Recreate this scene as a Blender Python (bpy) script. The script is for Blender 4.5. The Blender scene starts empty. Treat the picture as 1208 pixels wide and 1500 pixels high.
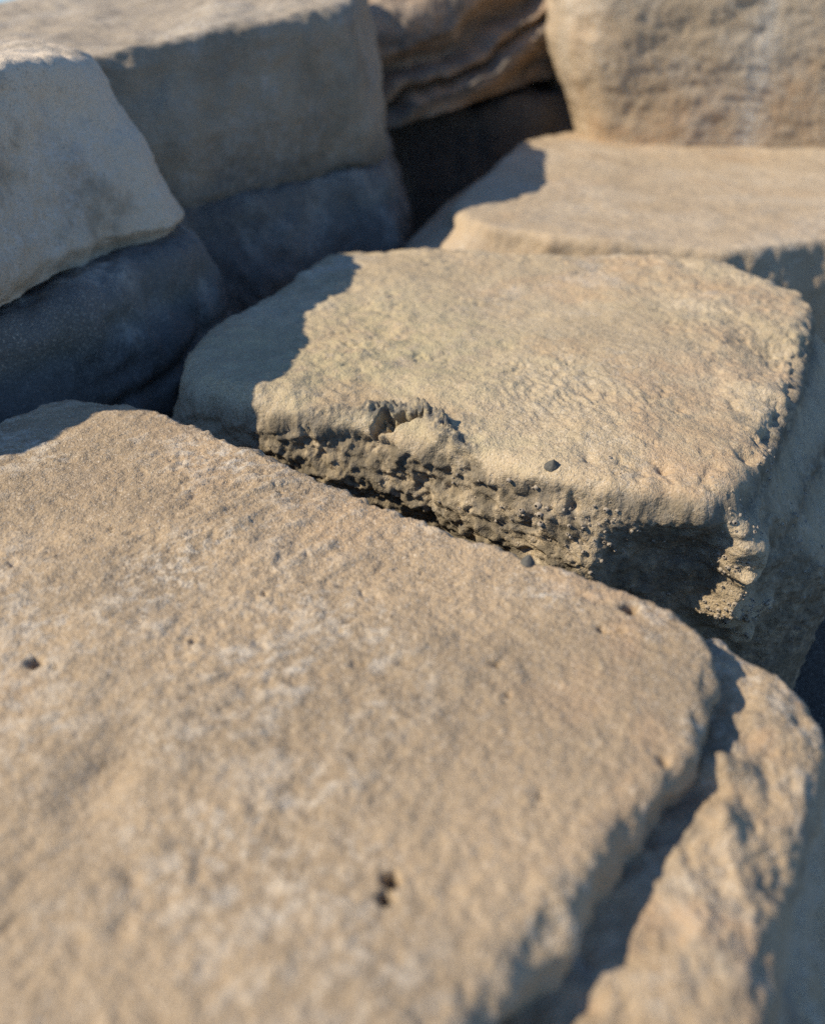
import bpy, math, random
import numpy as np
from mathutils import Vector
from mathutils.bvhtree import BVHTree

# ------------------------------------------------------------------ camera, sky, sun, exposure
scene = bpy.context.scene
cam_data = bpy.data.cameras.new("camera")
cam = bpy.data.objects.new("camera", cam_data)
scene.collection.objects.link(cam)
cam.location = (0, 0, 0.40)
cam.rotation_euler = (math.radians(90 - 32), 0, 0)
cam_data.sensor_fit = 'VERTICAL'
cam_data.sensor_height = 36.0
cam_data.lens = 18.0 / math.tan(math.radians(30))
cam_data.clip_start = 0.02
cam_data.clip_end = 5000
cam_data.dof.use_dof = True
cam_data.dof.focus_distance = 0.84
cam_data.dof.aperture_fstop = cam_data.lens / 1000 / 0.0110
scene.camera = cam

SUN_EL, SUN_AZ = 39.5, 8.0          # light travels towards +x, turned SUN_AZ towards +y
world = bpy.data.worlds.new("World")
scene.world = world
world.use_nodes = True
wn = world.node_tree.nodes
sky_node = wn.new("ShaderNodeTexSky")
sky_node.sky_type = 'NISHITA'
sky_node.sun_disc = False
sky_node.sun_elevation = math.radians(SUN_EL)
sky_node.sun_rotation = math.radians(270 - SUN_AZ)
sky_node.air_density = 1.0
sky_node.dust_density = 0.0
sky_node.ozone_density = 8.0
world.node_tree.links.new(sky_node.outputs[0], wn["Background"].inputs[0])
wn["Background"].inputs[1].default_value = 0.14

sun_data = bpy.data.lights.new("sun", 'SUN')
sun_data.energy = 5.0
sun_data.angle = math.radians(0.53)
sun_data.color = (1.0, 0.895, 0.715)
sun = bpy.data.objects.new("sun", sun_data)
scene.collection.objects.link(sun)
ce = math.cos(math.radians(SUN_EL))
light_dir = Vector((ce * math.cos(math.radians(SUN_AZ)), ce * math.sin(math.radians(SUN_AZ)), -math.sin(math.radians(SUN_EL))))
sun.rotation_euler = light_dir.to_track_quat('-Z', 'Y').to_euler()

scene.view_settings.view_transform = 'Standard'
scene.view_settings.look = 'None'
scene.view_settings.exposure = 0.43
scene.view_settings.gamma = 1.0
scene.view_settings.use_curve_mapping = False
scene.render.engine = 'CYCLES'
scene.cycles.use_denoising = False
scene.cycles.max_bounces = 8
scene.cycles.diffuse_bounces = 5
scene.render.film_transparent = False

C = scene.collection

# ------------------------------------------------------------------ noise in numpy
_rng = np.random.RandomState(7)
_perm = np.concatenate([_rng.permutation(256)] * 3)
_grad = _rng.normal(size=(256, 3))
_grad /= np.linalg.norm(_grad, axis=1)[:, None]

def perlin(P, seed=0):
    P = P + np.array([seed * 17.31, seed * 5.77, seed * 11.13]) + 1000.0
    i = np.floor(P).astype(np.int64)
    f = P - i
    w = f * f * f * (f * (f * 6 - 15) + 10)
    i &= 255
    out = np.zeros(len(P))
    for dx in (0, 1):
        wx = w[:, 0] if dx else 1 - w[:, 0]
        for dy in (0, 1):
            wy = w[:, 1] if dy else 1 - w[:, 1]
            for dz in (0, 1):
                wz = w[:, 2] if dz else 1 - w[:, 2]
                h = _perm[_perm[_perm[(i[:, 0] + dx) & 255] + ((i[:, 1] + dy) & 255)] + ((i[:, 2] + dz) & 255)]
                g = _grad[h]
                out += wx * wy * wz * (g[:, 0] * (f[:, 0] - dx) + g[:, 1] * (f[:, 1] - dy) + g[:, 2] * (f[:, 2] - dz))
    return out * 1.6

def fbm(P, scale, octaves=3, seed=0, gain=0.5, mode=None):
    out = np.zeros(len(P)); a = 1.0; s = scale
    for o in range(octaves):
        n = perlin(P * s, seed + o * 3)
        if mode == 'billow': n = np.abs(n) * 2 - 0.5
        elif mode == 'ridge': n = 0.5 - np.abs(n) * 2
        out += a * n
        a *= gain; s *= 2.07
    return out

def smooth(x, a, b):
    t = np.clip((x - a) / (b - a), 0, 1)
    return t * t * (3 - 2 * t)

def ball(P, c, r):
    """Smooth falloff around a point; r is one radius or three."""
    d = np.linalg.norm((P - np.array(c)) / np.array(r), axis=1)
    return np.exp(-d * d * 1.4)

def plug(P, c, r, edge=0.35):
    """Flat-topped falloff with a steep rim."""
    d = np.linalg.norm((P - np.array(c)) / np.array(r), axis=1)
    return 1 - smooth(d, 1 - edge, 1 + edge)

def segment(P, a, b, r):
    a = np.array(a, float); b = np.array(b, float)
    t = np.clip(((P - a) @ (b - a)) / ((b - a) @ (b - a)), 0, 1)
    d = np.linalg.norm(P - (a + t[:, None] * (b - a)), axis=1) / r
    return np.exp(-d * d * 1.4)

# ------------------------------------------------------------------ materials
def N(nt, kind, **kw):
    n = nt.nodes.new(kind)
    for k, v in kw.items():
        if k.startswith('i_'):
            key = k[2:]
            n.inputs[int(key) if key.isdigit() else key.replace('_', ' ')].default_value = v
        else:
            setattr(n, k, v)
    return n

def stone_material(name, tan_a=(0.395, 0.288, 0.176), tan_b=(0.295, 0.218, 0.136), warm=(0.42, 0.285, 0.165), pale=(0.56, 0.48, 0.37),
                   grey=(0.17, 0.16, 0.145), pale_amount=0.5, warm_amount=0.5, grey_amount=0.4, bump=0.85, rough=0.9, spec=0.25, blot=1.0):
    m = bpy.data.materials.new(name); m.use_nodes = True
    nt = m.node_tree; L = nt.links.new
    bsdf = nt.nodes["Principled BSDF"]
    tc = N(nt, "ShaderNodeTexCoord")
    co = tc.outputs["Object"]
    def noise(scale, detail=3, rough_=0.55, dist=0.0, src=None):
        n = N(nt, "ShaderNodeTexNoise", i_Scale=scale, i_Detail=detail, i_Roughness=rough_, i_Distortion=dist)
        L(src or co, n.inputs["Vector"]); return n.outputs[0]
    def ramp(src, a, b, top=1.0):
        r = N(nt, "ShaderNodeMapRange", i_1=a, i_2=b, i_3=0.0, i_4=top); r.interpolation_type = 'SMOOTHSTEP'
        L(src, r.inputs[0]); return r.outputs[0]
    def mul(a, b):
        n = N(nt, "ShaderNodeMath", operation='MULTIPLY'); L(a, n.inputs[0])
        if isinstance(b, float): n.inputs[1].default_value = b
        else: L(b, n.inputs[1])
        return n.outputs[0]
    def mix(fac, a, b, blend='MIX'):
        n = N(nt, "ShaderNodeMix", data_type='RGBA', blend_type=blend)
        if isinstance(fac, float): n.inputs[0].default_value = fac
        else: L(fac, n.inputs[0])
        for s, v in ((6, a), (7, b)):
            if isinstance(v, tuple): n.inputs[s].default_value = (*v, 1)
            else: L(v, n.inputs[s])
        return n.outputs[2]
    c = mix(ramp(noise(7 * blot, 4), 0.35, 0.65), tan_a, tan_b)
    c = mix(ramp(noise(4.3 * blot, 5, 0.6, 0.6), 0.48, 0.68, warm_amount), c, warm)
    c = mix(ramp(noise(11 * blot, 4, 0.6, 0.4), 0.52, 0.72, grey_amount), c, grey)
    # pale crust in broken patches
    patch = mul(ramp(noise(9 * blot, 3), 0.46, 0.62), ramp(noise(85, 5, 0.7, 0.5), 0.50, 0.60, pale_amount))
    c = mix(patch, c, pale)
    # sand grains, dark and light
    c = mix(ramp(noise(420, 2), 0.55, 0.70, 0.50), c, (0.15, 0.11, 0.078))
    c = mix(ramp(noise(510, 2), 0.55, 0.70, 0.65), c, (0.58, 0.49, 0.38))
    c = mix(ramp(noise(150, 3, 0.6), 0.58, 0.72, 0.42), c, (0.18, 0.132, 0.09))
    # stains and painted shade carried by the mesh
    for att, col in (("algae", (0.40, 0.34, 0.19)), ("rust", (0.40, 0.255, 0.145)), ("salt", (0.55, 0.49, 0.40)), ("crust_shade", (0.105, 0.10, 0.09)), ("silt_shade", (0.145, 0.118, 0.08))):
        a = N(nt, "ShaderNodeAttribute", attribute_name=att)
        brk = ramp(noise(120 if att in ("salt", "crust_shade") else 38, 4, 0.65), 0.30, 0.62)
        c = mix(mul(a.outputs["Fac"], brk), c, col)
    L(c, bsdf.inputs["Base Color"])
    bsdf.inputs["Roughness"].default_value = rough
    bsdf.inputs["Specular IOR Level"].default_value = spec
    b0 = None
    for scale, det, dist, st in ((90, 4, 0.006, 0.45), (300, 3, 0.0026, 1.0), (800, 2, 0.0010, 1.0)):
        b = N(nt, "ShaderNodeBump", i_Strength=st * bump, i_Distance=dist)
        L(noise(scale, det, 0.6), b.inputs["Height"])
        if b0: L(b0, b.inputs["Normal"])
        b0 = b.outputs[0]
    L(b0, bsdf.inputs["Normal"])
    return m

def plain_material(name, col, rough=0.8, col2=None, scale=300, bump=0.3):
    m = bpy.data.materials.new(name); m.use_nodes = True
    nt = m.node_tree; L = nt.links.new; bsdf = nt.nodes["Principled BSDF"]
    tc = N(nt, "ShaderNodeTexCoord")
    n = N(nt, "ShaderNodeTexNoise", i_Scale=scale, i_Detail=3.0); L(tc.outputs["Object"], n.inputs["Vector"])
    mx = N(nt, "ShaderNodeMix", data_type='RGBA'); L(n.outputs[0], mx.inputs[0])
    mx.inputs[6].default_value = (*col, 1); mx.inputs[7].default_value = (*(col2 or tuple(v * 1.6 for v in col)), 1)
    L(mx.outputs[2], bsdf.inputs["Base Color"])
    bsdf.inputs["Roughness"].default_value = rough
    b = N(nt, "ShaderNodeBump", i_Strength=bump, i_Distance=0.001); L(n.outputs[0], b.inputs["Height"]); L(b.outputs[0], bsdf.inputs["Normal"])
    return m

M_tan = stone_material("tan_sandstone", pale_amount=0.55, grey_amount=0.18, warm_amount=0.45)
M_mid = stone_material("ochre_sandstone", tan_a=(0.44, 0.345, 0.22), tan_b=(0.375, 0.29, 0.18), warm=(0.44, 0.315, 0.185), pale_amount=0.3, grey_amount=0.15)
M_back = stone_material("pale_sandstone", tan_a=(0.44, 0.34, 0.225), tan_b=(0.37, 0.28, 0.18), pale_amount=0.5, grey_amount=0.15, blot=0.7)
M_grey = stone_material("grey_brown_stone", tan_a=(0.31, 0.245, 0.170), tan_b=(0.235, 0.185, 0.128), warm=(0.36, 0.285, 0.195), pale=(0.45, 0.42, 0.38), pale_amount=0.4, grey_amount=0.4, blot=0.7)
M_lightgrey = stone_material("light_grey_stone", tan_a=(0.62, 0.505, 0.37), tan_b=(0.50, 0.405, 0.295), warm=(0.52, 0.41, 0.28), pale=(0.60, 0.56, 0.50), pale_amount=0.4, grey=(0.30, 0.28, 0.255), grey_amount=0.4, blot=0.7)
M_dark = stone_material("dark_stone", tan_a=(0.13, 0.125, 0.115), tan_b=(0.085, 0.085, 0.08), warm=(0.11, 0.10, 0.08), pale=(0.22, 0.21, 0.20), pale_amount=0.3, grey=(0.07, 0.07, 0.07), rough=0.7, spec=0.4, blot=0.7)  # dark base tones for the lower left boulder
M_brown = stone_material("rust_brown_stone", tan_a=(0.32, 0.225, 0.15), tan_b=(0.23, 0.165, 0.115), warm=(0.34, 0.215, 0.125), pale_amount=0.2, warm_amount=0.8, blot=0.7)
M_black = stone_material("near_black_stone", tan_a=(0.10, 0.095, 0.085), tan_b=(0.065, 0.062, 0.058), warm=(0.09, 0.075, 0.06), pale=(0.14, 0.14, 0.13), pale_amount=0.3, grey=(0.05, 0.05, 0.05), rough=0.65, spec=0.4, blot=0.7)  # near-black base tones for the stone beneath the rear block
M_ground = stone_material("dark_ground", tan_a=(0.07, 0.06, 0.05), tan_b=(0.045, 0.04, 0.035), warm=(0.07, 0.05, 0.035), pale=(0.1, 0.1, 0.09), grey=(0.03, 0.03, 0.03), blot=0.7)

# ------------------------------------------------------------------ rock builder
def spline_closed(pts, t):
    """Catmull-Rom through closed control points; t in control-point units."""
    P = np.array(pts, float); n = len(P)
    i = np.floor(t).astype(int); f = (t - i)[:, None]; i %= n
    p0, p1, p2, p3 = P[(i - 1) % n], P[i], P[(i + 1) % n], P[(i + 2) % n]
    return 0.5 * (2 * p1 + (p2 - p0) * f + (2 * p0 - 5 * p1 + 4 * p2 - p3) * f ** 2 + (3 * p1 - p0 - 3 * p2 + p3) * f ** 3)

def vert_normals(V, F):
    fn = np.cross(V[F[:, 2]] - V[F[:, 0]], V[F[:, 3]] - V[F[:, 1]])
    n = np.zeros_like(V)
    for k in range(4):
        for ax in range(3):
            n[:, ax] += np.bincount(F[:, k], fn[:, ax], len(V))
    l = np.linalg.norm(n, axis=1); l[l == 0] = 1
    return n / l[:, None]

def loft_rock(levels, center, edge, spacing, rows, tilt=(0, 0), flat_base=False):
    """Grid-capped loft: levels = [(z, outline)...] from the top down, edge = rounding radius (one or per control point)."""
    n = len(levels[0][1])
    tt = np.linspace(0, n, 4001)[:-1]
    Q = spline_closed(levels[0][1], tt)
    seg = np.linalg.norm(np.roll(Q, -1, 0) - Q, axis=1)
    per = seg.sum(); cum = np.concatenate([[0], np.cumsum(seg)])[:-1]
    half = max(4, int(round(per / spacing / 8)))
    Nn = half * 2; Mp = 4 * Nn
    tpar = np.interp(np.arange(Mp) / Mp * per, cum, tt)
    er = np.array(edge if hasattr(edge, '__len__') else [edge] * n, float)
    er_s = np.interp(tpar, np.arange(n + 1), np.append(er, er[0]))
    out0 = spline_closed(levels[0][1], tpar)
    c = np.array(center, float)
    ztop = levels[0][0]
    # the cap
    idx = -np.ones((Nn + 1, Nn + 1), int)
    a, b = np.meshgrid(np.arange(Nn + 1) - half, np.arange(Nn + 1) - half, indexing='ij')
    ring = np.maximum(np.abs(a), np.abs(b)); rr = np.maximum(ring, 1)
    u = a / rr; v = b / rr
    per_t = np.where((u >= 1) & (v < 1), 0 + (v + 1) / 2, np.where((v >= 1) & (u > -1), 1 + (1 - u) / 2, np.where((u <= -1) & (v > -1), 2 + (1 - v) / 2, 3 + (u + 1) / 2))) / 4 * Mp
    per_t = np.where(ring == 0, 0, per_t) % Mp
    i0 = np.floor(per_t).astype(int) % Mp; f = (per_t - np.floor(per_t))[..., None]; i1 = (i0 + 1) % Mp
    O = out0[i0] * (1 - f) + out0[i1] * f
    E_ = er_s[i0] * (1 - f[..., 0]) + er_s[i1] * f[..., 0]
    rho = (ring / half)[..., None]
    XY = c + (O - c) * rho
    d = (1 - rho[..., 0]) * np.linalg.norm(O - c, axis=-1)
    k = np.clip((E_ - d) / E_, 0, 1)
    Z = ztop - E_ * (1 - np.sqrt(np.maximum(0, 1 - k * k)))
    V = [np.concatenate([XY.reshape(-1, 2), Z.reshape(-1, 1)], 1)]
    gid = np.arange((Nn + 1) ** 2).reshape(Nn + 1, Nn + 1)
    q = np.stack([gid[:-1, :-1], gid[1:, :-1], gid[1:, 1:], gid[:-1, 1:]], -1).reshape(-1, 4)
    F = [q]
    # perimeter order of cap boundary
    s = np.arange(Nn)
    bound = np.concatenate([gid[Nn, s], gid[Nn - s, Nn], gid[0, Nn - s], gid[s, 0]])
    prev = bound; base = (Nn + 1) ** 2
    zs = np.array([l[0] for l in levels]); outs = [spline_closed(l[1], tpar) for l in levels]
    total = zs[0] - zs[-1]
    for r in rows:                                   # r = fraction of the side height, ascending to 1
        depth = r * total
        li = 0
        while li < len(zs) - 2 and zs[0] - depth < zs[li + 1]: li += 1
        w = (zs[li] - (zs[0] - depth)) / (zs[li] - zs[li + 1]); w = min(max(w, 0), 1)
        w = w * w * (3 - 2 * w) * 0.6 + w * 0.4
        xy = outs[li] * (1 - w) + outs[li + 1] * w
        z = ztop - er_s - r * (total - er_s)
        V.append(np.concatenate([xy, z[:, None]], 1))
        cur = base + np.arange(Mp); base += Mp
        F.append(np.stack([prev, cur, np.roll(cur, -1), np.roll(prev, -1)], -1))
        prev = cur
    V = np.concatenate(V); F = np.concatenate(F)
    lift = np.clip((V[:, 2] - zs[-1]) / (zs[0] - zs[-1]), 0, 1) if flat_base else 1.0
    V[:, 2] += lift * (tilt[0] * (V[:, 0] - c[0]) + tilt[1] * (V[:, 1] - c[1]))
    nrm = vert_normals(V, F)
    if nrm[gid[half, half], 2] < 0:
        F = F[:, ::-1]; nrm = -nrm
    return V, F, nrm

def mesh_object(name, V, F, mat, base=(0, 0, 0), parent=None, attrs=None, shade=True):
    me = bpy.data.meshes.new(name)
    V = np.asarray(V, np.float32) - np.asarray(base, np.float32)
    F = np.asarray(F, np.int32); k = F.shape[1]
    me.vertices.add(len(V)); me.vertices.foreach_set("co", V.ravel())
    me.loops.add(F.size); me.loops.foreach_set("vertex_index", F.ravel())
    me.polygons.add(len(F)); me.polygons.foreach_set("loop_start", np.arange(0, F.size, k, dtype=np.int32))
    me.update(calc_edges=True); me.validate()
    me.polygons.foreach_set("use_smooth", np.ones(len(me.polygons), bool) if shade else np.zeros(len(me.polygons), bool))
    for an, av in (attrs or {}).items():
        at = me.attributes.new(an, 'FLOAT', 'POINT'); at.data.foreach_set("value", np.clip(av, 0, 1).astype(np.float32))
    me.materials.append(mat)
    o = bpy.data.objects.new(name, me); C.objects.link(o)
    if parent: o.parent = parent
    else: o.location = base
    return o

def tag(o, label=None, cat=None, group=None, kind=None):
    if label: o["label"] = label
    if cat: o["category"] = cat
    if group: o["group"] = group
    if kind: o["kind"] = kind
    return o

def even(n, power=1.0):
    return (np.arange(1, n + 1) / n) ** power

# ------------------------------------------------------------------ the setting: ground under the stones, sea, sky comes from the world
g = np.linspace(-1, 1, 181)
gx, gy = np.meshgrid(g * 7, 1.5 + g * 7, indexing='ij')
GP = np.stack([gx.ravel(), gy.ravel(), np.zeros(gx.size)], 1)
rad = np.hypot(GP[:, 0], GP[:, 1] - 1.5)
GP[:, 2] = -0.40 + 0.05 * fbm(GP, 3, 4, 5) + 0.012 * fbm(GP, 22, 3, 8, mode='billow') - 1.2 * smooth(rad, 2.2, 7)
gi = np.arange(GP.shape[0]).reshape(gx.shape)
GF = np.stack([gi[:-1, :-1], gi[1:, :-1], gi[1:, 1:], gi[:-1, 1:]], -1).reshape(-1, 4)
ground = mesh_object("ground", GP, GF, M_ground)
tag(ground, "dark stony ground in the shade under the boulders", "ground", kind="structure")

m = bpy.data.materials.new("sea_water"); m.use_nodes = True
bs = m.node_tree.nodes["Principled BSDF"]
bs.inputs["Base Color"].default_value = (0.05, 0.09, 0.11, 1); bs.inputs["Roughness"].default_value = 0.12; bs.inputs["IOR"].default_value = 1.33
tc = N(m.node_tree, "ShaderNodeTexCoord"); nz = N(m.node_tree, "ShaderNodeTexNoise", i_Scale=1.4, i_Detail=5.0)
bp = N(m.node_tree, "ShaderNodeBump", i_Strength=0.5, i_Distance=0.15)
m.node_tree.links.new(tc.outputs["Object"], nz.inputs["Vector"]); m.node_tree.links.new(nz.outputs[0], bp.inputs["Height"]); m.node_tree.links.new(bp.outputs[0], bs.inputs["Normal"])
sea = mesh_object("sea", [(-2000, -2000, -0.9), (2000, -2000, -0.9), (2000, 2000, -0.9), (-2000, 2000, -0.9)], [(0, 1, 2, 3)], m)
tag(sea, "hazy blue grey water far behind the stones", "sea", kind="structure")

# ------------------------------------------------------------------ foreground boulder: upper layer and the lower ledge on its right
A_top = [(-0.372, 0.873), (-0.315, 0.862), (-0.25, 0.832), (-0.19, 0.786), (-0.132, 0.741), (-0.038, 0.669), (0.053, 0.604), (0.119, 0.560), (0.174, 0.522),
         (0.200, 0.497), (0.208, 0.462), (0.188, 0.418), (0.170, 0.370), (0.124, 0.323), (0.080, 0.265), (0.036, 0.219), (-0.01, 0.12), (-0.10, 0.0),
         (-0.35, -0.05), (-0.62, 0.10), (-0.68, 0.40), (-0.58, 0.64), (-0.49, 0.755), (-0.424, 0.826)]
A_low = [(x * 1.0 + (0.0 if x > 0 else -0.012), y + (0.015 if y > 0.5 else 0)) for x, y in A_top]
A_edge = [0.012] * 9 + [0.014, 0.012, 0.012, 0.013, 0.018, 0.022, 0.024] + [0.03] * 5 + [0.02] * 3
V, F, n = loft_rock([(0.0, A_top), (-0.06, A_low), (-0.34, A_low)], (-0.16, 0.42), A_edge, 0.0022, np.concatenate([np.linspace(0.01, 0.2, 24), np.linspace(0.25, 1, 14)]))
up = np.clip(n[:, 2], 0, 1)
wob = fbm(V, 2.2, 2, 1) * 0.006 + fbm(V, 7, 3, 2) * 0.0030
# ripples: fine wavelets that run across the slab, strongest at its far left
R = V.copy(); ca, sa = math.cos(0.62), math.sin(0.62)
rx = V[:, 0] * ca + V[:, 1] * sa; ry = -V[:, 0] * sa + V[:, 1] * ca
R = np.stack([rx * 34, ry * 95, V[:, 2] * 60], 1)
rip = fbm(R, 1.0, 3, 4, 0.55)
ripw = (0.30 + 0.70 * smooth(V[:, 1] - 0.45 * V[:, 0], 0.35, 0.75)) * (0.45 + 0.9 * smooth(fbm(V, 6, 3, 3), -0.25, 0.35))
pits = smooth(fbm(V, 62, 2, 10), 0.30, 0.62) * smooth(fbm(V, 7, 3, 11), -0.1, 0.3)
big_rip = perlin(np.stack([rx * 10, ry * 42, V[:, 2] * 20], 1), 9)
fine = fbm(V, 140, 2, 6) * 0.0009
disp = wob * (0.4 + 0.6 * up) + (rip * 0.0019 * ripw + big_rip * 0.0014 * ripw + fine) * (0.35 + 0.65 * up)
disp -= 0.0018 * pits * up
side = 1 - smooth(n[:, 2], 0.25, 0.7)
disp += side * (fbm(V, 26, 3, 12) * 0.009) + np.exp(-((n[:, 2] - 0.7) / 0.3) ** 2) * fbm(V, 38, 3, 13) * 0.004
hw = 0.0020 * np.stack([fbm(V, 110, 2, 14), fbm(V, 110, 2, 15)], 1)
prng = random.Random(11)
small = [(prng.uniform(-0.35, 0.18), prng.uniform(0.25, 0.75), prng.uniform(0.0012, 0.0030), prng.uniform(0.002, 0.007)) for _ in range(26)]
for (cx, cy, r_, dp) in tuple(small) + ((-0.2537, 0.4515, 0.0048, 0.018), (-0.0113, 0.2868, 0.0040, 0.018), (-0.0137, 0.2752, 0.0034, 0.016), (0.1575, 0.5065, 0.0056, 0.020),
                        (0.1478, 0.3655, 0.004, 0.004), (0.146, 0.483, 0.003, 0.003), (0.062, 0.420, 0.0022, 0.003), (-0.325, 0.735, 0.006, 0.002)):
    disp -= dp * plug(V[:, :2] + hw, (cx, cy), r_, 0.28)
disp -= 0.006 * ball(V, (-0.18, 0.36, 0), (0.022, 0.06, 0.05)) + 0.004 * ball(V, (-0.10, 0.30, 0), (0.06, 0.02, 0.05))
VA = V + n * disp[:, None]
salt = np.clip(ball(V, (-0.172, 0.735, 0), (0.04, 0.025, .1)) + ball(V, (0.098, 0.525, 0), (0.03, 0.012, .1)) + ball(V, (0.128, 0.553, 0), (0.022, 0.007, .1)) + 0.35 * ball(V, (-0.08, 0.45, 0), (0.10, 0.035, .1)), 0, 1)
salt = np.clip(salt + 0.45 * smooth(fbm(V, 5, 3, 22), -0.1, 0.35) * (1 - smooth(V[:, 0], 0.05, 0.2)), 0, 1)
salt *= smooth(rip + 0.6 * fbm(V, 45, 3, 21), 0.0, 0.45)
A_root = bpy.data.objects.new("boulder", None); C.objects.link(A_root); A_base = (-0.15, 0.42, -0.36); A_root.location = A_base
tag(A_root, "large flat tan boulder filling the foreground, stepped down along its right side", "boulder", "shore boulders")
mesh_object("upper_layer", VA, F, M_tan, A_base, A_root, {"salt": salt * 0.75, "rust": 0.5 * smooth(V[:, 0], 0.0, 0.2) * smooth(fbm(V, 9, 3, 33), 0.0, 0.4)})
VA_bvh, FA_bvh = VA, F

L_top = [(0.222, 0.513), (0.240, 0.492), (0.257, 0.471), (0.268, 0.445), (0.272, 0.412), (0.256, 0.372), (0.218, 0.312), (0.190, 0.258), (0.168, 0.210), (0.14, 0.12),
         (0.06, 0.05), (-0.05, 0.15), (0.02, 0.30), (0.11, 0.40), (0.17, 0.48)]
L_low = [(x + (0.075 if (y < 0.40 and x > 0.1) else 0.03) * (x > 0.12), y + (0.01 if y > 0.45 else 0)) for x, y in L_top]
V, F, n = loft_rock([(-0.030, L_top), (-0.10, L_low), (-0.36, L_low)], (0.15, 0.33), [0.014] * 4 + [0.02, 0.03, 0.035, 0.035, 0.035] + [0.03] * 6, 0.0023, np.concatenate([np.linspace(0.02, 0.5, 44), np.linspace(0.55, 1, 8)]), tilt=(0.0, 0.035))
disp = fbm(V, 9, 2, 41) * 0.005 + fbm(V, 34, 3, 42) * 0.0022 + fbm(V, 90, 2, 43) * 0.0012
disp += 0.015 * ball(V, (0.188, 0.378, -0.033), (0.018, 0.013, 0.03)) + 0.014 * ball(V, (0.178, 0.340, -0.033), (0.015, 0.015, 0.03)) + smooth(n[:, 2], 0.5, 0.8) * (fbm(V, 42, 3, 47) * 0.0036 + fbm(V, 80, 2, 39, 0.5, 'ridge') * 0.0011) + 0.007 * ball(V, (0.235, 0.42, -0.03), (0.02, 0.03, 0.03)) + 0.006 * ball(V, (0.150, 0.285, -0.035), 0.02)
mesh_object("lower_ledge", V + n * disp[:, None], F, M_tan, A_base, A_root, {"rust": 0.55 * smooth(fbm(V, 14, 3, 44), -0.05, 0.3), "salt": 0.25 * smooth(fbm(V, 18, 3, 45), 0.1, 0.4), "crust_shade": 0.5 * smooth(fbm(V, 22, 3, 46), 0.15, 0.4)})

# ------------------------------------------------------------------ middle boulder with the eroded, barnacled front
B0 = [(-0.262, 0.935), (-0.170, 0.868), (-0.088, 0.828), (0.005, 0.790), (0.060, 0.750), (0.121, 0.703), (0.195, 0.676), (0.232, 0.672), (0.266, 0.664), (0.325, 0.722), (0.405, 0.86), (0.488, 1.02), (0.545, 1.20), (0.498, 1.365), (0.36, 1.42), (0.217, 1.443), (0.07, 1.465), (-0.072, 1.48), (-0.148, 1.452), (-0.205, 1.25), (-0.268, 1.084)]
B1 = [(-0.275, 0.925), (-0.178, 0.862), (-0.094, 0.822), (0.003, 0.782), (0.065, 0.738), (0.148, 0.668), (0.195, 0.688), (0.248, 0.699), (0.300, 0.712), (0.370, 0.737), (0.440, 0.850), (0.528, 1.010), (0.59, 1.20), (0.53, 1.385), (0.37, 1.45), (0.217, 1.465), (0.07, 1.485), (-0.08, 1.50), (-0.165, 1.465), (-0.225, 1.25), (-0.285, 1.084)]
B2 = [(-0.270, 0.935), (-0.165, 0.885), (-0.083, 0.846), (0.017, 0.802), (0.080, 0.752), (0.152, 0.674), (0.200, 0.692), (0.252, 0.703), (0.305, 0.714), (0.432, 0.745), (0.500, 0.860), (0.55, 1.01), (0.60, 1.20), (0.54, 1.385), (0.37, 1.45), (0.217, 1.465), (0.07, 1.485), (-0.08, 1.50), (-0.165, 1.465), (-0.225, 1.25), (-0.285, 1.084)]
B3 = [(x * 0.965 + 0.01, 1.05 + (y - 1.05) * 0.965) for x, y in B2]
B_edge = [0.030, 0.028, 0.024, 0.022, 0.024, 0.028, 0.026, 0.024, 0.024, 0.026, 0.030, 0.034, 0.035, 0.04, 0.03, 0.03, 0.03, 0.03, 0.035, 0.04, 0.04]
V, F, n = loft_rock([(0.0, B0), (-0.055, B1), (-0.13, B2), (-0.34, B3)], (0.14, 1.06), B_edge, 0.0018, np.concatenate([np.linspace(0.006, 0.7, 120), np.linspace(0.73, 1, 10)]))
up = smooth(n[:, 2], 0.3, 0.85)
front = (1 - up) * smooth(-n[:, 1], 0.05, 0.35)
calm = 1 - 0.75 * (1 - up) * smooth(V[:, 0], 0.29, 0.34)
disp = calm * (fbm(V, 3.0, 3, 51) * 0.010 + fbm(V, 11, 3, 52) * 0.0040)
pebbly = smooth(0.18 - V[:, 0] + 0.25 * fbm(V, 7, 2, 53), 0.0, 0.30)
disp += up * (fbm(V, 34, 3, 54) * 0.0026 * (0.25 + pebbly) + fbm(V, 95, 3, 55) * 0.0009 - 0.0022 * smooth(fbm(V, 60, 2, 50), 0.30, 0.60) * smooth(fbm(V, 6, 2, 49), -0.05, 0.3))
# wrinkled skin in the middle of the top
wr = ball(V, (0.17, 0.86, 0), (0.12, 0.09, 0.1)) * up
W = np.stack([(V[:, 0] * 0.9 + V[:, 1] * 0.3) * 150, (V[:, 1] - 0.3 * V[:, 0]) * 60, V[:, 2] * 60], 1)
disp += wr * (fbm(W, 1.0, 2, 56) * 0.0022 + fbm(V, 30, 2, 57) * 0.004)
# eroded, honeycombed band under the front edge
ero = smooth(-V[:, 2] + 0.006 * fbm(V, 20, 2, 60), 0.006, 0.02) * smooth(-n[:, 1] + 0.2 * (1 - n[:, 2]), 0.15, 0.5) * smooth(0.175 - V[:, 0], 0, 0.03) * smooth(V[:, 0] + 0.19, 0, 0.04)
disp += ero * (fbm(V, 22, 3, 61) * 0.0095 + fbm(V, 70, 3, 62, 0.6) * 0.0042 + fbm(V, 170, 2, 58) * 0.0028 - 0.001)
disp += ero * fbm(np.stack([V[:, 0] * 18, V[:, 1] * 18, V[:, 2] * 60], 1), 1.0, 2, 63) * 0.004
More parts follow.
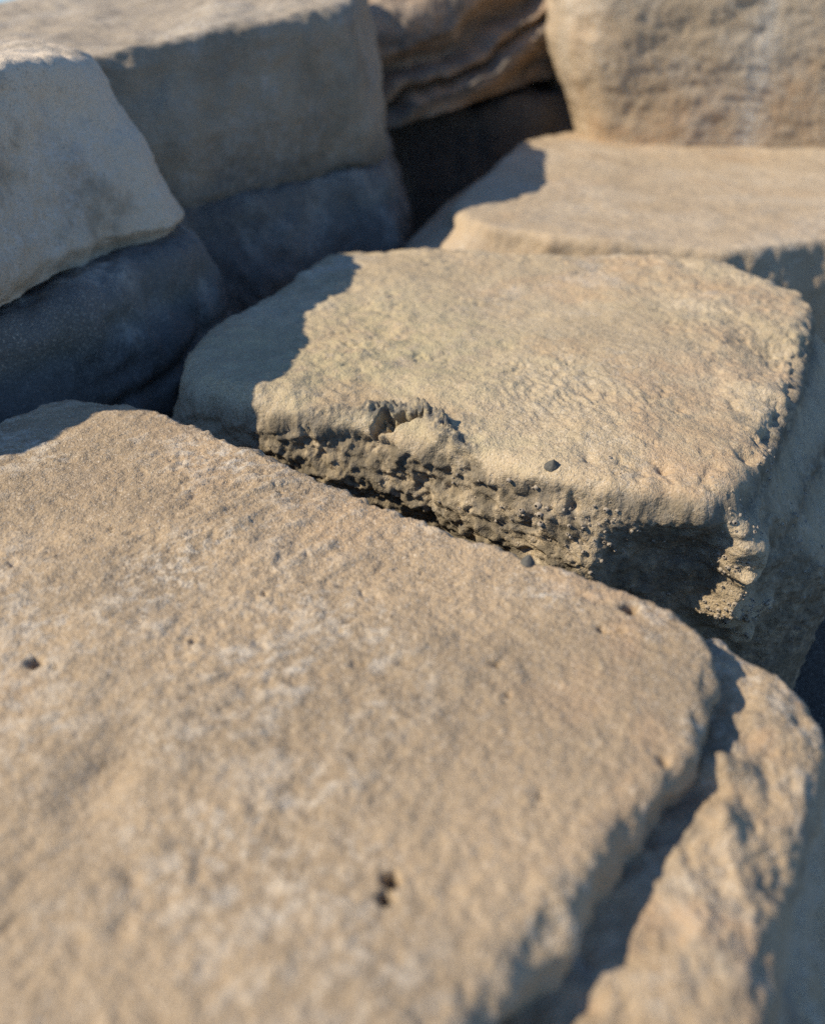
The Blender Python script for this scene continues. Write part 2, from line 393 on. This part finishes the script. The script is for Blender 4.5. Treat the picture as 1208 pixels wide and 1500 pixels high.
# gentle lumps elsewhere on the sides
right = smooth(V[:, 0], 0.26, 0.33)
disp += (1 - up) * (1 - ero) * (fbm(V, 16, 3, 64) * 0.006 * (1 - 0.6 * right) + fbm(V, 50, 3, 65) * 0.0036 + fbm(V, 150, 2, 57) * 0.0018)
# raised, broken crust on the front edge with an open pocket under it
chain = [(-0.115, 0.842, -0.01), (-0.046, 0.841, 0), (-0.003, 0.845, 0), (0.021, 0.815, 0), (0.036, 0.785, 0), (0.055, 0.764, 0)]
cr = np.zeros(len(V))
for a_, b_, r_, s_ in zip(chain[:-1], chain[1:], (0.012, 0.011, 0.011, 0.010, 0.0075), (0.4, 0.9, 1.0, 1.0, 1.0)):
    cr = np.maximum(cr, s_ * segment(V, a_, b_, r_))
disp += cr * (0.009 + fbm(V, 85, 3, 66, 0.6) * 0.010 + fbm(V, 190, 2, 78) * 0.004)
pocket = plug(V + 0.012 * np.stack([fbm(V, 50, 3, 76), fbm(V, 50, 3, 77), np.zeros(len(V))], 1), (-0.018, 0.822, -0.002), (0.023, 0.0095, 0.02), 0.3)
# dents, chips and the lumps of the corner ridge
for c_, r_, d_ in (((0.2045, 0.796, 0), 0.006, -0.004), ((0.19, 0.807, 0), 0.003, -0.002), ((0.2316, 0.7143, 0), (0.007, 0.010, 0.02), -0.008), ((0.316, 0.738, 0), (0.011, 0.012, 0.02), -0.013),
                   ((0.16, 1.1415, 0), (0.022, 0.012, 0.02), -0.004), ((0.455, 1.03, 0), (0.055, 0.030, 0.04), -0.016), ((0.43, 0.98, 0), (0.03, 0.02, 0.04), -0.008), ((0.345, 0.77, 0), 0.016, -0.006),
                   ((0.165, 0.735, 0), (0.006, 0.02, 0.02), -0.0025), ((0.212, 0.690, -0.01), 0.012, 0.006), ((0.238, 0.685, -0.012), 0.011, 0.006), ((0.180, 0.694, -0.012), 0.014, 0.005)):
    disp += d_ * ball(V, c_, r_)
push = np.zeros_like(V); lump_sum = np.zeros(len(V))
warp = V + 0.006 * np.stack([fbm(V, 30, 3, 68), np.zeros(len(V)), fbm(V, 30, 3, 69)], 1)
push[:, 1] -= 0.024 * ball(V, (0.318, 0.705, -0.120), (0.050, 0.06, 0.075)) + 0.006 * ball(V, (0.300, 0.70, -0.045), (0.02, 0.05, 0.03))
for (cx, cy, cz), (rx_, rz_), amt in (((0.302, 0.705, -0.066), (0.027, 0.030), 0.036), ((0.307, 0.705, -0.104), (0.018, 0.024), 0.013), ((0.294, 0.70, -0.140), (0.020, 0.015), 0.010),
                                      ((0.3155, 0.70, -0.132), (0.017, 0.016), 0.009), ((0.342, 0.70, -0.149), (0.020, 0.015), 0.011), ((0.319, 0.70, -0.166), (0.022, 0.014), 0.010), ((0.335, 0.70, -0.190), (0.014, 0.013), 0.012),
                                      ((0.286, 0.69, -0.028), (0.011, 0.012), 0.009)):
    m_ = plug(warp, (cx, cy, cz), (rx_, 0.08, rz_), 0.45)
    push[:, 1] -= m_ * np.clip(amt + 0.40 * (V[:, 0] - cx) - 0.20 * (V[:, 2] - cz), 0, 0.06)
    lump_sum = np.maximum(lump_sum, m_)
disp *= 1 - 0.7 * lump_sum
disp += lump_sum * (fbm(V, 60, 3, 67, 0.55) * 0.0022 + fbm(V, 150, 2, 59) * 0.0010)
# the ragged right rim of the top
rim = smooth(V[:, 0] - 0.30 + 0.0 * V[:, 1], 0, 0.05) * np.exp(-((n[:, 2] - 0.65) / 0.35) ** 2) * smooth(V[:, 2], -0.035, -0.015)
disp += rim * (fbm(V, 16, 3, 74) * 0.012 + fbm(V, 60, 3, 75, 0.6) * 0.003 - 0.004 * smooth(fbm(V, 45, 2, 48), 0.25, 0.5))
VB = V + n * disp[:, None] + push + pocket[:, None] * np.array([0.004, 0.016, -0.022])
attrs_B = {
    "algae": np.clip(up * 0.6 * (ball(V, (-0.02, 1.00, 0), (0.17, 0.24, 0.2)) + 0.5 * ball(V, (0.05, 0.76, 0), (0.12, 0.05, 0.06)) + 0.25 * smooth(fbm(V, 6, 3, 70), 0, 0.4)), 0, 1),
    "rust": np.clip(up * 0.4 * smooth(fbm(V, 6, 3, 71) + 1.3 * (V[:, 0] - 0.12), 0.0, 0.5), 0, 1),
    "silt_shade": np.clip(ero * 1.0 + 0.8 * (1 - up) * (1 - lump_sum) * smooth(V[:, 0], 0.15, 0.19), 0, 1),  # eroded band's dark coat deepened for shade; shaded right side painted darker
    "crust_shade": np.clip(2.0 * cr + 0.8 * (1 - up) * (1 - ero) * (1 - lump_sum) * smooth(V[:, 0], 0.15, 0.19) * (0.55 + 0.45 * smooth(fbm(V, 12, 3, 79), -0.2, 0.3)) + 0.75 * ero * smooth(fbm(V, 30, 3, 72), -0.05, 0.3), 0, 1),  # crust, plus shade painted on hollow and right face; sunlit lump left out
    "salt": 0.4 * up * smooth(fbm(V, 9, 3, 73), 0.15, 0.5) * smooth(V[:, 1], 1.0, 1.3),
}
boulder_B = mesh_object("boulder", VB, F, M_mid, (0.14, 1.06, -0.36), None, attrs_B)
tag(boulder_B, "ochre boulder in the middle with pitted front edge and small barnacles", "boulder", "shore boulders")

# ------------------------------------------------------------------ slab behind, on the right
G0 = [(0.075, 1.790), (0.115, 1.695), (0.20, 1.635), (0.295, 1.580), (0.42, 1.54), (0.56, 1.512), (0.74, 1.58), (1.15, 1.70), (1.35, 2.2), (1.25, 2.75), (0.60, 2.78), (0.33, 2.62), (0.225, 2.40), (0.14, 2.12), (0.075, 1.90)]
G1 = [(-0.035, 1.68), (0.07, 1.655), (0.20, 1.62), (0.295, 1.570), (0.42, 1.525), (0.56, 1.50), (0.76, 1.56), (1.17, 1.68), (1.37, 2.2), (1.27, 2.77), (0.60, 2.80), (0.27, 2.63), (0.12, 2.42), (0.03, 2.13), (-0.03, 1.85)]
V, F, n = loft_rock([(-0.02, G0), (-0.09, G1), (-0.40, G1)], (0.60, 2.05), [0.03, 0.014] + [0.012] * 5 + [0.03] * 5 + [0.05, 0.05, 0.04], 0.005, np.concatenate([np.linspace(0.02, 0.5, 24), np.linspace(0.6, 1, 6)]))
up = smooth(n[:, 2], 0.3, 0.85)
disp = fbm(V, 3, 3, 81) * 0.006 + fbm(V, 18, 4, 82) * 0.0022 + fbm(V, 60, 2, 83) * 0.0014 * up + (1 - up) * fbm(V, 22, 3, 84) * 0.006
boulder_G = mesh_object("boulder", V + n * disp[:, None], F, M_back, (0.6, 2.05, -0.42), None, {"salt": 0.22 * up * smooth(fbm(V, 7, 3, 85), 0.0, 0.4)})
tag(boulder_G, "low flat sunlit boulder directly behind the middle one, below the upright block", "boulder", "shore boulders")

# ------------------------------------------------------------------ upright block at top right
F0 = [(0.385, 2.600), (0.420, 2.530), (0.495, 2.495), (0.700, 2.465), (1.000, 2.430), (1.400, 2.370), (1.620, 2.600), (1.620, 3.200), (1.000, 3.300), (0.460, 3.200), (0.370, 2.900)]
F1 = [(0.395, 2.600), (0.430, 2.525), (0.505, 2.490), (0.700, 2.465), (1.000, 2.430), (1.400, 2.370), (1.620, 2.600), (1.620, 3.200), (1.000, 3.300), (0.460, 3.200), (0.380, 2.900)]
F2 = [(0.485, 2.620), (0.510, 2.545), (0.575, 2.510), (0.700, 2.480), (1.000, 2.445), (1.400, 2.380), (1.620, 2.600), (1.620, 3.200), (1.000, 3.300), (0.510, 3.200), (0.470, 2.900)]
V, F, n = loft_rock([(0.72, F0), (0.25, F1), (-0.035, F2)], (0.95, 2.85), 0.05, 0.0065, even(105))
side = 1 - smooth(n[:, 2], 0.3, 0.8)
disp = fbm(V, 4, 3, 91) * 0.010 + fbm(np.stack([V[:, 0] * 12, V[:, 1] * 12, V[:, 2] * 26], 1), 1, 3, 92) * 0.0032 + fbm(V, 60, 3, 93) * 0.0024
block_F = mesh_object("boulder", V + n * disp[:, None], F, M_back, (0.95, 2.85, -0.04), None, {"salt": np.clip(0.8 * ball(V[:, :2], (0.86, 2.45), (0.035, 0.2)) + 0.3 * smooth(fbm(V, 5, 3, 94), 0.1, 0.4), 0, 1), "rust": 0.6 * smooth(0.12 - V[:, 2] + 0.2 * fbm(V, 5, 3, 95), 0.0, 0.2)})
tag(block_F, "tall upright tan block with rough sunlit face at the top right", "boulder", "shore boulders")

# ------------------------------------------------------------------ left pile: upper block, lower block, block behind
D0 = [(-0.412, 1.285), (-0.452, 1.150), (-0.484, 1.000), (-0.506, 0.888), (-0.560, 0.800), (-0.715, 0.797), (-0.800, 0.700), (-1.05, 1.2), (-0.72, 1.45), (-0.47, 1.41)]
D1 = [(-0.362, 1.295), (-0.433, 1.150), (-0.466, 1.000), (-0.502, 0.852), (-0.600, 0.806), (-0.715, 0.791), (-0.800, 0.694), (-1.05, 1.2), (-0.72, 1.47), (-0.44, 1.42)]
D2 = [(-0.335, 1.305), (-0.412, 1.150), (-0.453, 1.000), (-0.492, 0.852), (-0.600, 0.800), (-0.715, 0.785), (-0.800, 0.688), (-1.05, 1.2), (-0.72, 1.48), (-0.41, 1.43)]
V, F, n = loft_rock([(0.318, D0), (0.20, D1), (0.11, D2), (0.078, [(x - 0.02, y - 0.005) for x, y in D2])], (-0.72, 1.12), [0.035, 0.03, 0.03, 0.03, 0.03, 0.03, 0.03, 0.03, 0.03, 0.04], 0.005, even(56), tilt=(-0.05, -0.05))
disp = fbm(V, 4, 3, 101) * 0.012 + fbm(V, 13, 4, 102) * 0.006 + fbm(V, 45, 3, 103) * 0.0022 - 0.002 * smooth(fbm(V, 26, 2, 105), 0.40, 0.6)
block_D = mesh_object("boulder", V + n * disp[:, None], F, M_lightgrey, (-0.72, 1.12, 0.08), None, {"salt": 0.4 * smooth(fbm(V, 6, 3, 104), 0, 0.4), "silt_shade": 0.45 * smooth(fbm(V, 6, 5, 106, 0.65), 0.0, 0.5)})
tag(block_D, "grey brown shaded block at the left, lying on a darker one", "boulder", "shore boulders")

I0 = [(-0.305, 1.30), (-0.350, 1.15), (-0.435, 0.985), (-0.560, 0.850), (-0.725, 0.70), (-1.0, 0.72), (-1.06, 1.2), (-0.72, 1.5), (-0.38, 1.43)]
I1 = [(-0.275, 1.30), (-0.325, 1.14), (-0.425, 0.97), (-0.560, 0.83), (-0.735, 0.68), (-1.0, 0.70), (-1.06, 1.2), (-0.72, 1.52), (-0.35, 1.45)]
V, F, n = loft_rock([(0.055, I0), (-0.10, I1), (-0.40, I1)], (-0.72, 1.12), 0.03, 0.005, even(60), tilt=(0.0, 0.0))
disp = fbm(V, 5, 3, 111) * 0.016 + fbm(V, 13, 3, 112) * 0.010 + fbm(V, 45, 3, 113) * 0.003 - 0.012 * np.exp(-((V[:, 2] + 0.11 - 0.25 * (V[:, 0] + 0.45) + 0.03 * fbm(V, 6, 2, 114)) / 0.010) ** 2)
block_I = mesh_object("boulder", V + n * disp[:, None], F, M_dark, (-0.72, 1.12, -0.40), None, {"salt": 0.35 * smooth(fbm(V, 9, 4, 115), 0.05, 0.4), "crust_shade": 0.8 * smooth(fbm(V, 6, 4, 116), -0.05, 0.35)})
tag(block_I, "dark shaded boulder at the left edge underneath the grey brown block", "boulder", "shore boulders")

E0 = [(-0.108, 2.03), (-0.172, 1.845), (-0.33, 1.68), (-0.50, 1.54), (-0.80, 1.53), (-1.2, 1.7), (-1.2, 2.3), (-0.65, 2.6), (-0.20, 2.75)]
E1 = [(-0.078, 2.02), (-0.165, 1.84), (-0.31, 1.66), (-0.49, 1.52), (-0.80, 1.51), (-1.22, 1.7), (-1.22, 2.3), (-0.65, 2.62), (-0.17, 2.77)]
E2 = [(-0.062, 2.03), (-0.16, 1.85), (-0.31, 1.68), (-0.49, 1.54), (-0.80, 1.53), (-1.22, 1.7), (-1.22, 2.3), (-0.65, 2.62), (-0.17, 2.77)]
E3 = [(-0.068, 2.035), (-0.166, 1.856), (-0.315, 1.686), (-0.495, 1.545), (-0.80, 1.55), (-1.2, 1.7), (-1.2, 2.3), (-0.65, 2.6), (-0.2, 2.72)]
V, F, n = loft_rock([(0.298, E0), (0.16, E1), (0.05, E2), (0.022, E3)], (-0.68, 1.98), 0.030, 0.006, even(60), tilt=(0.062, 0.068), flat_base=True)
disp = fbm(V, 3, 3, 121) * 0.016 + fbm(V, 12, 3, 122) * 0.006 + fbm(V, 40, 3, 123) * 0.0022
rimE = np.exp(-((n[:, 2] - 0.6) / 0.3) ** 2)
disp += rimE * fbm(V, 12, 4, 126) * 0.018
block_E = mesh_object("boulder", V + n * disp[:, None], F, M_grey, (-0.68, 1.98, 0.022), None, {"salt": np.clip(0.15 * smooth(n[:, 2], 0.6, 0.9) + 0.25 * smooth(fbm(V, 5, 3, 124), 0, 0.4), 0, 1), "silt_shade": 0.5 * smooth(fbm(V, 4, 3, 127), -0.1, 0.3) * (1 - smooth(n[:, 2], 0.3, 0.6)), "crust_shade": 0.75 * smooth(0.10 + 0.05 * fbm(V, 6, 3, 128) - V[:, 2], 0.0, 0.06)})  # lower part coloured darker towards the bottom
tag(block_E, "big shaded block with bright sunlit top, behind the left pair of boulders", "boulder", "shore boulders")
Q0 = [(-0.055, 2.00), (-0.155, 1.83), (-0.30, 1.66), (-0.48, 1.52), (-0.80, 1.51), (-1.22, 1.7), (-1.22, 2.3), (-0.65, 2.62), (-0.14, 2.72)]
Q1 = [(-0.020, 1.98), (-0.13, 1.80), (-0.28, 1.63), (-0.47, 1.50), (-0.80, 1.49), (-1.22, 1.7), (-1.22, 2.3), (-0.65, 2.62), (-0.10, 2.74)]
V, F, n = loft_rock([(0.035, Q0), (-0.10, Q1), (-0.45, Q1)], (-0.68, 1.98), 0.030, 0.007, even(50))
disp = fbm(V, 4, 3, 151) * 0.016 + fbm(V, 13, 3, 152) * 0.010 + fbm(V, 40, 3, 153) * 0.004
block_Q = mesh_object("boulder", V + n * disp[:, None], F, M_black, (-0.68, 1.98, -0.45), None, {"salt": 0.25 * smooth(fbm(V, 9, 4, 155), 0.1, 0.45)})
tag(block_Q, "nearly black stone beneath the big shaded block with sunlit top", "boulder", "shore boulders")

# ------------------------------------------------------------------ layered brown rock in the gap at the back, and the dark stone under it
H0 = [(-0.34, 2.72), (-0.14, 2.70), (0.10, 2.78), (0.32, 2.90), (0.52, 3.03), (0.52, 3.5), (0.1, 3.6), (-0.38, 3.3)]
V, F, n = loft_rock([(0.34, H0), (0.18, H0), (0.03, H0)], (0.08, 3.05), 0.06, 0.006, even(84), tilt=(0.20, 0.0))
side = 1 - smooth(n[:, 2], 0.3, 0.8)
zz = V[:, 2] - 0.33 * V[:, 0] - 0.3 * V[:, 0] ** 2 + 0.05 * fbm(V, 4, 3, 131)
strata = np.interp(zz, [-0.05, 0.02, 0.05, 0.068, 0.080, 0.092, 0.115, 0.132, 0.160, 0.21, 0.4], [0.0, 0.045, 0.05, 0.01, -0.03, 0.03, 0.035, -0.035, -0.03, 0.01, 0.0])
disp = 1.5 * side * strata + fbm(V, 5, 3, 132) * 0.020 + fbm(V, 16, 4, 133, 0.6) * 0.009
rock_H = mesh_object("boulder", V + n * disp[:, None], F, M_brown, (0.08, 3.0, 0.03), None, {"crust_shade": 0.9 * side * smooth(np.sin(zz * 60 + 2.5 * fbm(V, 6, 3, 134)), 0.1, 0.8), "salt": 0.2 * smooth(fbm(V, 8, 3, 135), 0.1, 0.4)})
tag(rock_H, "layered rusty brown boulder wedged in the dark gap at the top centre", "boulder", "shore boulders")
K0 = [(-0.15, 2.95), (0.10, 2.86), (0.45, 2.84), (0.6, 2.9), (0.55, 3.3), (0.1, 3.4), (-0.2, 3.3)]
V, F, n = loft_rock([(0.03, K0), (-0.42, [(x, y - 0.06 * (y < 2.9)) for x, y in K0])], (0.2, 3.1), 0.05, 0.01, even(36), tilt=(0.15, 0))
disp = fbm(V, 5, 3, 141) * 0.02 + fbm(V, 18, 3, 142) * 0.008
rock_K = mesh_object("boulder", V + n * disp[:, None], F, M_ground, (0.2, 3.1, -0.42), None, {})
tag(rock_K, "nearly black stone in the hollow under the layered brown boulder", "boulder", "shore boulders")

# ------------------------------------------------------------------ barnacles cemented on the middle boulder
rnd = random.Random(3)
M_barn = plain_material("barnacle_shell", (0.24, 0.19, 0.135), 0.85, (0.36, 0.30, 0.225), 700)
M_hole = plain_material("barnacle_mouth", (0.012, 0.010, 0.009), 0.9)
def barnacle_mesh(seed):
    r = random.Random(seed)
    seg = 8
    prof = [(1.0, -0.15), (0.78, 0.45), (0.50, 0.78), (0.36, 0.70), (0.30, 0.10)]
    vs, fs, mi = [], [], []
    for k, (rad_, h) in enumerate(prof):
        for i in range(seg):
            a = 2 * math.pi * i / seg
            w = 1 + (0.13 if k < 3 else 0.06) * r.uniform(-1, 1)
            vs.append((rad_ * w * math.cos(a), rad_ * w * math.sin(a) * 0.88, h + (0.08 * r.uniform(-1, 1) if 0 < k < 4 else 0)))
    for k in range(len(prof) - 1):
        for i in range(seg):
            j = (i + 1) % seg
            fs.append((k * seg + i, k * seg + j, (k + 1) * seg + j, (k + 1) * seg + i)); mi.append(1 if k == 3 else 0)
    fs.append(tuple(range((len(prof) - 1) * seg, len(prof) * seg))); mi.append(1)
    me = bpy.data.meshes.new("barnacle"); me.from_pydata(vs, [], fs); me.update()
    me.materials.append(M_barn); me.materials.append(M_hole)
    for p, q in zip(me.polygons, mi): p.material_index = q; p.use_smooth = True
    return me
barn_meshes = [barnacle_mesh(i) for i in range(5)]
FB = boulder_B.data
bvh = BVHTree.FromObject(boulder_B, bpy.context.evaluated_depsgraph_get())
off = Vector(boulder_B.location)
placed = []
def put_barnacles(center, spread, count, lo, hi):
    made = 0; tries = 0
    while made < count and tries < count * 12:
        tries += 1
        p = Vector([rnd.gauss(c_, s_) for c_, s_ in zip(center, spread)]) - off
        loc, nor, fi, di = bvh.find_nearest(p)
        if loc is None: continue
        size = lo + (hi - lo) * rnd.random() ** 1.8
        if any((loc - q).length < (size + z_) * 0.8 for q, z_ in placed): continue
        placed.append((loc.copy(), size))
        o = bpy.data.objects.new("barnacle", rnd.choice(barn_meshes)); C.objects.link(o); o.parent = boulder_B
        o.location = loc; o.rotation_mode = 'QUATERNION'
        q = nor.to_track_quat('Z', 'Y'); o.rotation_quaternion = q
        o.rotation_quaternion = q @ Vector((0, 0, 1)).rotation_difference(Vector((rnd.uniform(-.25, .25), rnd.uniform(-.25, .25), 1)))
        o.scale = (size, size, size * rnd.uniform(0.7, 1.15))
        made += 1
for args in (((0.296, 0.668, -0.067), (0.012, 0.006, 0.016), 26, 0.0014, 0.0030), ((0.296, 0.672, -0.140), (0.014, 0.008, 0.012), 24, 0.0014, 0.0034), ((0.335, 0.675, -0.152), (0.018, 0.010, 0.016), 46, 0.0013, 0.0034),
             ((0.290, 0.680, -0.028), (0.007, 0.010, 0.010), 18, 0.0014, 0.0032), ((0.347, 0.757, -0.018), (0.012, 0.014, 0.006), 14, 0.0014, 0.0030), ((0.318, 0.742, -0.008), (0.010, 0.010, 0.006), 6, 0.0013, 0.0026),
             ((0.400, 0.740, -0.130), (0.040, 0.030, 0.050), 56, 0.0010, 0.0025), ((0.245, 0.700, -0.095), (0.028, 0.010, 0.028), 26, 0.0010, 0.0025), ((0.165, 0.684, -0.045), (0.022, 0.014, 0.022), 36, 0.0013, 0.0034),
             ((0.115, 0.700, -0.045), (0.018, 0.010, 0.018), 16, 0.0014, 0.0034), ((0.118, 0.697, -0.028), (0.006, 0.006, 0.006), 4, 0.0028, 0.0044), ((0.040, 0.760, -0.040), (0.030, 0.015, 0.018), 14, 0.0014, 0.0028)):
    put_barnacles(*args)

# ------------------------------------------------------------------ two limpets
M_limpet = plain_material("limpet_shell", (0.035, 0.034, 0.028), 0.85, (0.12, 0.11, 0.09), 420, 0.9)
def limpet(name, loc, normal, rx_, ry_, h, seed, rotz, apex=(0.15, 0.0), power=0.85):
    r = random.Random(seed); seg = 28; ringn = 9
    vs, fs = [], []
    ribs = [r.uniform(-1, 1) for _ in range(seg)]
    for k in range(ringn):
        f = k / (ringn - 1)
        for i in range(seg):
            a = 2 * math.pi * i / seg
            rr_ = f * (1 + 0.07 * ribs[i] * f + 0.02 * r.uniform(-1, 1))
            z = h * (1 - f ** power) + 0.05 * h * ribs[i] * f * (1 - f) * 3 - (0.12 * h if k == ringn - 1 else 0)
            vs.append((rx_ * (rr_ * math.cos(a) + apex[0] * (1 - f)), ry_ * (rr_ * math.sin(a) + apex[1] * (1 - f)), z))
    for k in range(ringn - 1):
        for i in range(seg):
            j = (i + 1) % seg
            fs.append((k * seg + i, (k + 1) * seg + i, (k + 1) * seg + j, k * seg + j))
    me = bpy.data.meshes.new(name); me.from_pydata(vs, [], fs); me.update(); me.materials.append(M_limpet)
    for p in me.polygons: p.use_smooth = True
    o = bpy.data.objects.new(name, me); C.objects.link(o); o.location = loc
    o.rotation_mode = 'QUATERNION'
    o.rotation_quaternion = Vector(normal).to_track_quat('Z', 'Y') @ Vector((1, 0, 0)).rotation_difference(Vector((math.cos(rotz), math.sin(rotz), 0)))
    return o
def on(obj, p):
    b = BVHTree.FromObject(obj, bpy.context.evaluated_depsgraph_get())
    mw = obj.matrix_world
    base = obj.location if obj.parent is None else Vector(A_base)
    loc, nor, _, _ = b.find_nearest(Vector(p) - Vector(base))
    return loc + Vector(base), nor
l1, n1 = on(boulder_B, (0.1291, 0.7197, 0.0))
tag(limpet("limpet", l1, (n1 + Vector((0, 0, 1))).normalized(), 0.0078, 0.0066, 0.0082, 5, 0.4), "small dark cone shaped limpet on the sunlit top of the middle boulder", "limpet", "limpets on the boulders")
upper = next(o for o in A_root.children if o.name.startswith("upper_layer"))
l2, n2 = on(upper, (0.092, 0.572, 0.0))
tag(limpet("limpet", l2, (n2 + Vector((0, 0, 2))).normalized(), 0.0088, 0.0062, 0.0072, 9, 1.9, (0.1, 0.0), 1.5), "dark rounded limpet on the far edge of the foreground boulder", "limpet", "limpets on the boulders")
